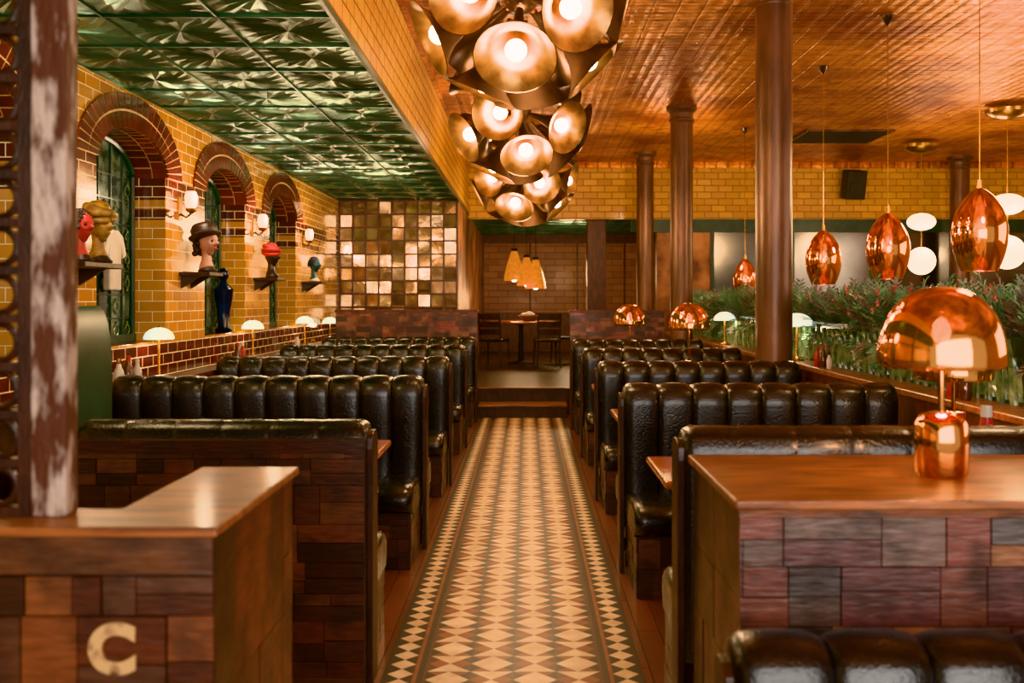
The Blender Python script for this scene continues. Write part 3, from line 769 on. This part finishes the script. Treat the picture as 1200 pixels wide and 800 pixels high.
def chandelier(x, y, z, rot, s=1.0):
    global HM, BMm
    t = thing('chandelier', 'cluster chandelier of flared bronze trumpet horn shades', 'chandelier', (x, y, ZC), 'trumpet horn chandeliers')
    c = z-ZC
    mb = MB(); mb.lathe([(.1, 0), (.1, -.03), (.015, -.05), (.015, c)], 20); mb.obj('rod', M_bronze, t, smooth=40)
    mb = MB(); mb.lathe([(max(.1*math.sin(pi*k/10), .004), c-.1*math.cos(pi*k/10)) for k in range(11)], 20); mb.obj('hub', M_bronze, t, smooth=60)
    for d in DIR:
        dv = Vector(d).normalized(); dv.rotate(Euler((0, 0, rot)))
        q = dv.to_track_quat('Z', 'Y')
        if HM is None:
            a = horn_mesh().obj('horn_shade', [M_bronze, M_gold], t, smooth=60, recalc=False); HM = a.data
            b = bulb_mesh().obj('bulb', M_bulb, a, smooth=80); BMm = b.data
        else:
            a = bpy.data.objects.new('horn_shade', HM); COL.objects.link(a); a.parent = t
            b = bpy.data.objects.new('bulb', BMm); COL.objects.link(b); b.parent = a
        a.location = Vector((0, 0, c))+dv*.12*s; a.rotation_mode = 'QUATERNION'; a.rotation_quaternion = q; a.scale = (s, s, s)
    light('chandelier_light', (0, -.1, c-.66), 42, WARM, .15, t)
chandelier(-.03, 5.5, 3.17, 0.0, 1.12); chandelier(-.06, 7.9, 2.99, .25, 1.05); chandelier(-.03, 11.2, 2.93, -.2, 1.12)

def lantern(x, y, zt):
    t = thing('pendant_lantern', 'glowing amber ribbed glass pendant lantern', 'lamp', (x, y, ZL-.0), 'amber alcove lanterns')
    c = zt-ZL
    mb = MB()
    mb.lathe([(.05, c), (.08, c-.1), (.13, c-.25), (.18, c-.45), (.19, c-.55), (.185, c-.55), (.12, c-.25), (.04, c-.01)], 12, caps=False); mb.obj('lamp_shade', M_lantern, t)
    mb = MB(); mb.lathe([(.006, -.0), (.006, c)], 8); mb.lathe([(.055, c+.03), (.06, c-.02)], 12); mb.obj('cord', M_black, t)
    mb = MB(); mb.lathe([(max(.05*math.sin(pi*k/8), .003), c-.52-.05*math.cos(pi*k/8)) for k in range(9)], 14); mb.obj('bulb', M_bulb, t, smooth=80)
    light('lamp_light', (0, 0, c-.85), 9, (1, .6, .3), .1, t)
lantern(-.22, 18., 2.38); lantern(.0, 18.8, 2.3); lantern(.17, 18.4, 2.24)

# ------------------------------------------------------------ alcove table + chairs
t = thing('round_table', 'wooden table set with glasses in rear alcove', 'table', (-.1, 17.9, .34))
mb = MB(); mb.lathe([(.63, .72), (.65, .73), (.65, .75), (.63, .76)], 40); mb.obj('table_top', M_table, t, smooth=40)
mb = MB(); mb.lathe([(.25, 0), (.25, .02), (.05, .06), (.04, .68), (.12, .72)], 20); mb.obj('pedestal', M_black, t, smooth=40)
def chair(loc, rot):
    c = thing('dining_chair', 'dark wooden chair with upholstered seat at alcove table', 'chair', loc, 'alcove chairs'); c.rotation_euler = (0, 0, rot)
    mb = MB(); mb.box(-.21, .21, -.21, .21, .43, .48); mb.obj('seat', M_leather, c, bevel=.015)
    for sx in (-1, 1):
        for sy in (-1, 1):
            mb = MB(); mb.tube([(sx*.18, sy*.18, .43), (sx*.2, sy*.2, 0)], [.02, .014], 8); mb.obj('leg', M_darkwood, c)
    mb = MB()
    for sx in (-1, 1): mb.tube([(sx*.18, .19, .45), (sx*.19, .22, .7), (sx*.19, .27, .92)], .016, 8)
    n = 8
    for z0_ in (.55, .68, .81):
        vs = []
        for k in range(n+1):
            x = -.19+.38*k/n; yb = .03*math.sin(pi*k/n)+.2+(z0_-.45)*.15
            for z, dy in ((z0_, 0), (z0_+.1, .01)): vs += [(x, yb+dy, z), (x, yb+dy+.02, z)]
        fs = []
        for k in range(n):
            a = 4*k; b = a+4; fs += [(a, a+2, b+2, b), (a+1, b+1, b+3, a+3), (a+2, a+3, b+3, b+2), (a, b, b+1, a+1)]
        mb.add(vs, fs)
    mb.obj('backrest', M_darkwood, c)
chair((-.55, 17.0, .34), 2.8); chair((.7, 18.1, .34), -1.2); chair((.35, 16.95, .34), pi+.15)
b = thing('bread_basket', 'basket of pale bread rolls on alcove table', 'basket', (.05, 17.8, 1.1))
mb = MB(); mb.lathe([(.1, 0), (.18, .08), (.19, .1), (.17, .09), (.09, .015)], 24, caps=False); mb.obj('basket', M_woodtop, b, smooth=50)
for a in range(6):
    mb = MB(); mb.lathe([(max(.06*math.sin(pi*k/8), .003), .11-.04*math.cos(pi*k/8)) for k in range(9)], 14)
    mb.obj('bread_roll', M_white, b, smooth=60, loc=(.09*math.cos(a*1.05)*(a > 0), .09*math.sin(a*1.05)*(a > 0), .02*(a == 0)))

# ------------------------------------------------------------ busts and shelves
def shelf(y, y0=-.17, y1=.17):
    t = thing('wall_shelf', 'small dark wooden shelf on tiled pier', 'shelf', (XL, y, 1.68), 'bust shelves')
    mb = MB(); mb.box(.0, .24, y0, y1, 0, .03); mb.obj('board', M_darkwood, t, bevel=.004)
    for yy in (y0+.06, y1-.06):
        mb = MB(); mb.add([(x, yy+d, z) for d in (-.012, .012) for x, z in ((0, 0), (.16, 0), (0, -.1))], [(0, 1, 2), (3, 5, 4), (0, 3, 4, 1), (1, 4, 5, 2), (2, 5, 3, 0)])
        mb.obj('bracket', M_darkwood, t)
def bust(x, y, skin, hatm, basem, kind, h, rot, label, lip=None):
    t = thing('head_bust', label, 'bust', (x, y, 1.71), 'display head busts'); t.rotation_euler = (0, 0, rot)
    S = h/.38; t.scale = (S, S, S)
    mb = MB(); mb.lathe([(.07, 0), (.075, .015), (.06, .03), (.045, .05)], 24); mb.obj('plinth', basem, t, smooth=40)
    mb = MB(); nu, nv = 36, 48; vs = []; fs = []
    zc = .235
    for i in range(nu+1):
        ph = -pi/2+pi*i/nu
        for j in range(nv):
            th = 2*pi*j/nv; th_ = th if th < pi else th-2*pi
            cx, cy, cz = math.cos(ph)*math.cos(th), math.cos(ph)*math.sin(th), math.sin(ph)
            px, py, pz = cx*.088, cy*.064, cz*.108
            if cz < 0:
                k = 1+.4*cz; py *= k; px = px*(1+.25*cz)+(-.25*cz)*.035
            f = math.exp(-(th_/.2)**2)
            px += f*.036*math.exp(-((cz+.14)/.12)**2)+f*.014*math.exp(-((cz-.05)/.16)**2)
            px += math.exp(-(th_/.36)**2)*(.014*math.exp(-((cz+.46)/.06)**2)+.013*math.exp(-((cz+.60)/.05)**2)-.006*math.exp(-((cz+.53)/.025)**2))
            px += math.exp(-(th_/.4)**2)*.016*math.exp(-((cz+.88)/.1)**2)
            e = math.exp(-((abs(th_)-.42)/.2)**2)
            px += -.016*e*math.exp(-((cz-.06)/.1)**2)+.008*e*math.exp(-((cz-.24)/.06)**2)
            ea = math.exp(-((abs(th_)-pi/2-.05)/.1)**2)*math.exp(-((cz+.02)/.2)**2); py *= 1+.2*ea
            vs.append((px, py, zc+pz))
    for i in range(nu):
        for j in range(nv):
            j2 = (j+1) % nv; fs.append((i*nv+j, i*nv+j2, (i+1)*nv+j2, (i+1)*nv+j))
    mb.add(vs, fs)
    M = Matrix.Translation((-.012, 0, 0))
    mb.lathe([(.06, .03), (.052, .06), (.040, .09), (.036, .13), (.042, .18)], 24, 0, M)
    mb.obj('head', skin, t, smooth=70)
    for s in (-1, 1):
        mb = MB(); mb.lathe([(max(.011*math.sin(pi*k/6), .001), -.006*math.cos(pi*k/6)) for k in range(7)], 10, 0, Matrix.Translation((.068, s*.028, zc+.008))); mb.obj('eye', M_black, t, smooth=60)
    if lip:
        mb = MB(); mb.tube([(.082, -.02, zc-.056), (.093, -.008, zc-.053), (.094, 0, zc-.055), (.093, .008, zc-.053), (.082, .02, zc-.056)], [.002, .006, .006, .006, .002], 8); mb.obj('lips', lip, t, smooth=60)
    mb = MB()
    if kind == 'turban':
        for k, (rr, zz, tr_) in enumerate(((.083, .275, .022), (.085, .3, .026), (.07, .328, .028), (.04, .35, .026))):
            pts = [(-.01+rr*math.cos(a)*1.05, rr*math.sin(a)*.9, zz+.015*math.sin(a+k*2)+(.01*-math.cos(a))) for a in [q*2*pi/28 for q in range(29)]]
            mb.tube(pts, tr_, 10)
        mb.lathe([(.06, .3), (.07, .34), (.04, .37), (.004, .38)], 20, 0, Matrix.Translation((-.01, 0, 0)))
    elif kind == 'brim':
        M = Matrix.Translation((-.025, 0, .285)) @ Matrix.Rotation(-.3, 4, 'Y')
        mb.lathe([(.09, -.03), (.125, -.01), (.13, .005), (.1, .02), (.105, .06), (.08, .095), (.004, .11)], 32, 0, M)
        for q in range(44):
            a = q*2.4; zz = .14+.13*(q/44)
            mb.lathe([(max(.024*math.sin(pi*k/6), .002), -.024*math.cos(pi*k/6)) for k in range(7)], 10, 0, Matrix.Translation((-.04-.035*abs(math.sin(q)), .062*math.sin(a), zz)))
    else:
        for q in range(90):
            ph = math.acos(1-1.15*(q+.5)/90); a = q*2.4
            px, py, pz = math.sin(ph)*math.cos(a)*.082-.012, math.sin(ph)*math.sin(a)*.068, math.cos(ph)*.105
            if px > .045 and pz < .06: continue
            mb.lathe([(max(.018*math.sin(pi*k/6), .002), -.018*math.cos(pi*k/6)) for k in range(7)], 8, 0, Matrix.Translation((px, py, zc+pz)))
    mb.obj('headwrap' if kind == 'turban' else ('hat' if kind == 'brim' else 'hair'), hatm, t, smooth=60)
S_red = simple('red_painted_plaster', hx('#b83a34'), hx('#8a2a20'), rough=.4)
S_tan = simple('ochre_plaster', hx('#9a7434'), hx('#5e4420'), rough=.45, scale=20)
S_pale = simple('pale_plaster_skin', hx('#b88c7c'), hx('#946858'), rough=.4)
S_dark = simple('dark_brown_plaster', hx('#2e1c16'), hx('#1e120e'), rough=.3)
S_blue = simple('blue_green_glass', hx('#3e6a72'), hx('#20383e'), rough=.2)
S_blk = simple('black_felt', hx('#1c1414'), hx('#301c1c'), rough=.5)
S_redcl = simple('red_cloth', hx('#c0301c'), hx('#8a2014'), rough=.6)
S_darkbl = simple('dark_blue_gloss', hx('#20304a'), hx('#141c2c'), rough=.25)
shelf(5.85, -.3, .22); shelf(7.9); shelf(10.); shelf(12.1)
ANG = -.45
bust(-2.54, 5.68, S_red, S_blk, S_blk, 'hair', .33, ANG, 'red painted head bust on wooden wall shelf')
bust(-2.55, 5.95, S_tan, S_tan, S_blk, 'turban', .37, ANG, 'ochre head bust with tall headdress on wall shelf')
bust(-2.53, 7.9, S_pale, S_blk, S_blk, 'brim', .385, ANG, 'pale head bust wearing a wide black hat on shelf', S_redcl)
bust(-2.555, 10., S_dark, S_redcl, S_blk, 'turban', .345, ANG, 'dark head bust with red headwrap on shelf')
bust(-2.575, 12.1, S_blue, S_darkbl, M_white, 'hair', .33, ANG, 'blue-green glass head bust on shelf')

mb = MB(); out = [(-.05, .0), (.05, 0), (.13, -.04), (.19, -.17), (.13, -.2), (.1, -.13), (.1, -.42), (-.1, -.42), (-.1, -.13), (-.13, -.2), (-.19, -.17), (-.13, -.04)]
m = len(out); mb.add([(x, a, b) for x in (0, .05) for a, b in out], [tuple(range(m)), tuple(range(m, 2*m))]+[(k, (k+1) % m, m+(k+1) % m, m+k) for k in range(m)])
tag(mb.obj('hanging_shirt', M_white, loc=(XN+.045, 6.95, 1.98), bevel=.01), 'small white shirt displayed in tiled niche', 'shirt')
mb = MB(); mb.lathe([(.07, 0), (.08, .02), (.055, .05), (.06, .2), (.08, .30), (.09, .40), (.04, .45), (.028, .48), (.045, .51), (.05, .55), (.032, .59), (.004, .60)], 24)
tag(mb.obj('figurine', S_darkbl, smooth=50, loc=(XN+.13, 9.3, SILL)), 'dark blue figurine standing in tiled niche', 'figurine')

for y in (5.55, 7.72, 9.82, 11.92):
    t = thing('wall_sconce', 'small brass wall sconce with glowing glass', 'wall lamp', (XL, y, 2.2), 'wall sconces')
    mb = MB(); mb.box(0, .02, -.04, .04, -.09, .09); mb.tube([(.01, 0, -.04), (.06, 0, -.07), (.1, 0, -.04)], .009, 8); mb.lathe([(.01, -.04), (.04, -.02), (.045, 0)], 16, 0, Matrix.Translation((.1, 0, 0))); mb.obj('bracket', M_brass, t, smooth=40)
    mb = MB(); mb.lathe([(.03, 0), (.045, .03), (.05, .09), (.035, .13), (.004, .135)], 20, 0, Matrix.Translation((.1, 0, 0))); mb.obj('lamp_shade', M_sconce, t, smooth=60)
    light('lamp_light', (.22, -.05, .1), 9, (1, .75, .5), .05, t)

def bottle(x, y, z, h, body, cap, label, name='sauce_bottle'):
    t = thing(name, label, 'bottle', (x, y, z), 'table condiments')
    r_ = h*.17
    mb = MB(); mb.lathe([(r_*.9, 0), (r_, .01), (r_, h*.55), (r_*.55, h*.72), (r_*.4, h*.85)], 20); mb.obj('bottle_body', body, t, smooth=40)
    mb = MB(); mb.lathe([(r_*.48, h*.84), (r_*.5, h*.86), (r_*.45, h), (r_*.1, h)], 20); mb.obj('cap', cap, t, smooth=40)
bottle(1.94, 4.2, .75, .3, M_redcap, M_white, 'red squeeze sauce bottle on booth table')
bottle(1.84, 4.22, .75, .27, M_glassj, M_redcap, 'brown sauce bottle with red cap on booth table')
for y, a, c_, h in ((4.9, M_glassj, M_redcap, .17), (5.05, M_redcap, M_white, .16), (7.1, M_white, M_black, .12), (7.25, M_glassj, M_redcap, .16), (7.4, M_redcap, M_redcap, .14)):
    bottle(2.16, y, 1.0, h, a, c_, 'small condiment bottle on planter ledge')
for y, a, c_, h in ((6.3, M_white, M_brass, .19), (6.45, M_glassj, M_redcap, .2), (6.6, M_white, M_white, .17), (8.9, M_glassj, M_redcap, .18), (9.05, M_redcap, M_white, .17), (11.2, M_white, M_brass, .17)):
    bottle(-2.58, y, .93, h, a, c_, 'small condiment bottle on wall ledge')

sp = thing('speaker', 'black wall-mounted loudspeaker on tiled band', 'speaker', (5.45, YB-.22, 3.4)); sp.rotation_euler = (.2, 0, .15)
mb = MB(); mb.box(-.17, .17, -.12, .12, -.24, .24); mb.obj('cabinet', M_black, sp, bevel=.02)
mb = MB(); mb.lathe([(.12, 0), (.13, .015), (.1, .02), (.03, .005)], 24, 0, Matrix.Translation((0, -.12, -.07)) @ Matrix.Rotation(pi/2, 4, 'X')); mb.obj('driver', M_black, sp, smooth=40)
mb = MB(); mb.box(-.03, .03, .1, .22, -.03, .03); mb.obj('bracket', M_black, sp)
v = thing('ceiling_vent', 'dark slotted air vent set in copper ceiling', 'vent', (4.4, 14.0, ZC))
mb = MB(); mb.box(-.6, .6, -.5, .5, -.03, 0); mb.obj('frame', M_bronze, v)
mb = MB()
for k in range(8): mb.box(-.55, .55, -.45+k*.12, -.38+k*.12, -.045, -.028)
mb.obj('slats', M_black, v)

# ------------------------------------------------------------ lights
def area(name, loc, tgt, sx, sy, power, col):
    d = bpy.data.lights.new(name, 'AREA'); d.shape = 'RECTANGLE'; d.size = sx; d.size_y = sy; d.energy = power; d.color = col
    o = bpy.data.objects.new(name, d); COL.objects.link(o); o.location = loc
    o.rotation_euler = (Vector(tgt)-Vector(loc)).to_track_quat('-Z', 'Y').to_euler(); return o
area('street_window_daylight', (1.0, -1.4, 2.0), (0, 6, 1.2), 5, 2.2, 170, (1, .93, .86))
area('right_area_light', (8.4, 6, 2.2), (0, 7, 1.4), 6, 2, 120, (1, .85, .7))  # unseen area light before the windowless right wall, aimed across the room
for (x, y, z, p) in ((2.6, 4.5, 2.9, 50), (4.5, 9, 2.7, 85), (2.0, 13, 2.9, 60), (6, 13, 2.6, 50), (-.3, 14.8, 2.6, 30), (.9, 19.6, 2.0, 40), (-1.8, 4.0, 2.3, 24), (-1.75, 8.2, 2.2, 24), (-1.75, 12.2, 2.2, 24)):
    light('fill_light', (x, y, z), p, (1, .69, .39), .25)  # added fill points without fixtures, brightening the ceilings and alcove
w = bpy.data.worlds.new('world'); SC.world = w; w.use_nodes = True
w.node_tree.nodes['Background'].inputs[0].default_value = (1, .9, .8, 1); w.node_tree.nodes['Background'].inputs[1].default_value = .5

# ------------------------------------------------------------ camera
cd = bpy.data.cameras.new('camera'); cam = bpy.data.objects.new('camera', cd); COL.objects.link(cam)
cam.location = (0, 0, H0); cam.rotation_euler = (pi/2, 0, 0)
cd.lens = 35; cd.sensor_width = 36; cd.shift_x = -17/1200; cd.shift_y = -50/1200
cd.dof.use_dof = True; cd.dof.focus_distance = 7.0; cd.dof.aperture_fstop = 2.8
SC.camera = cam
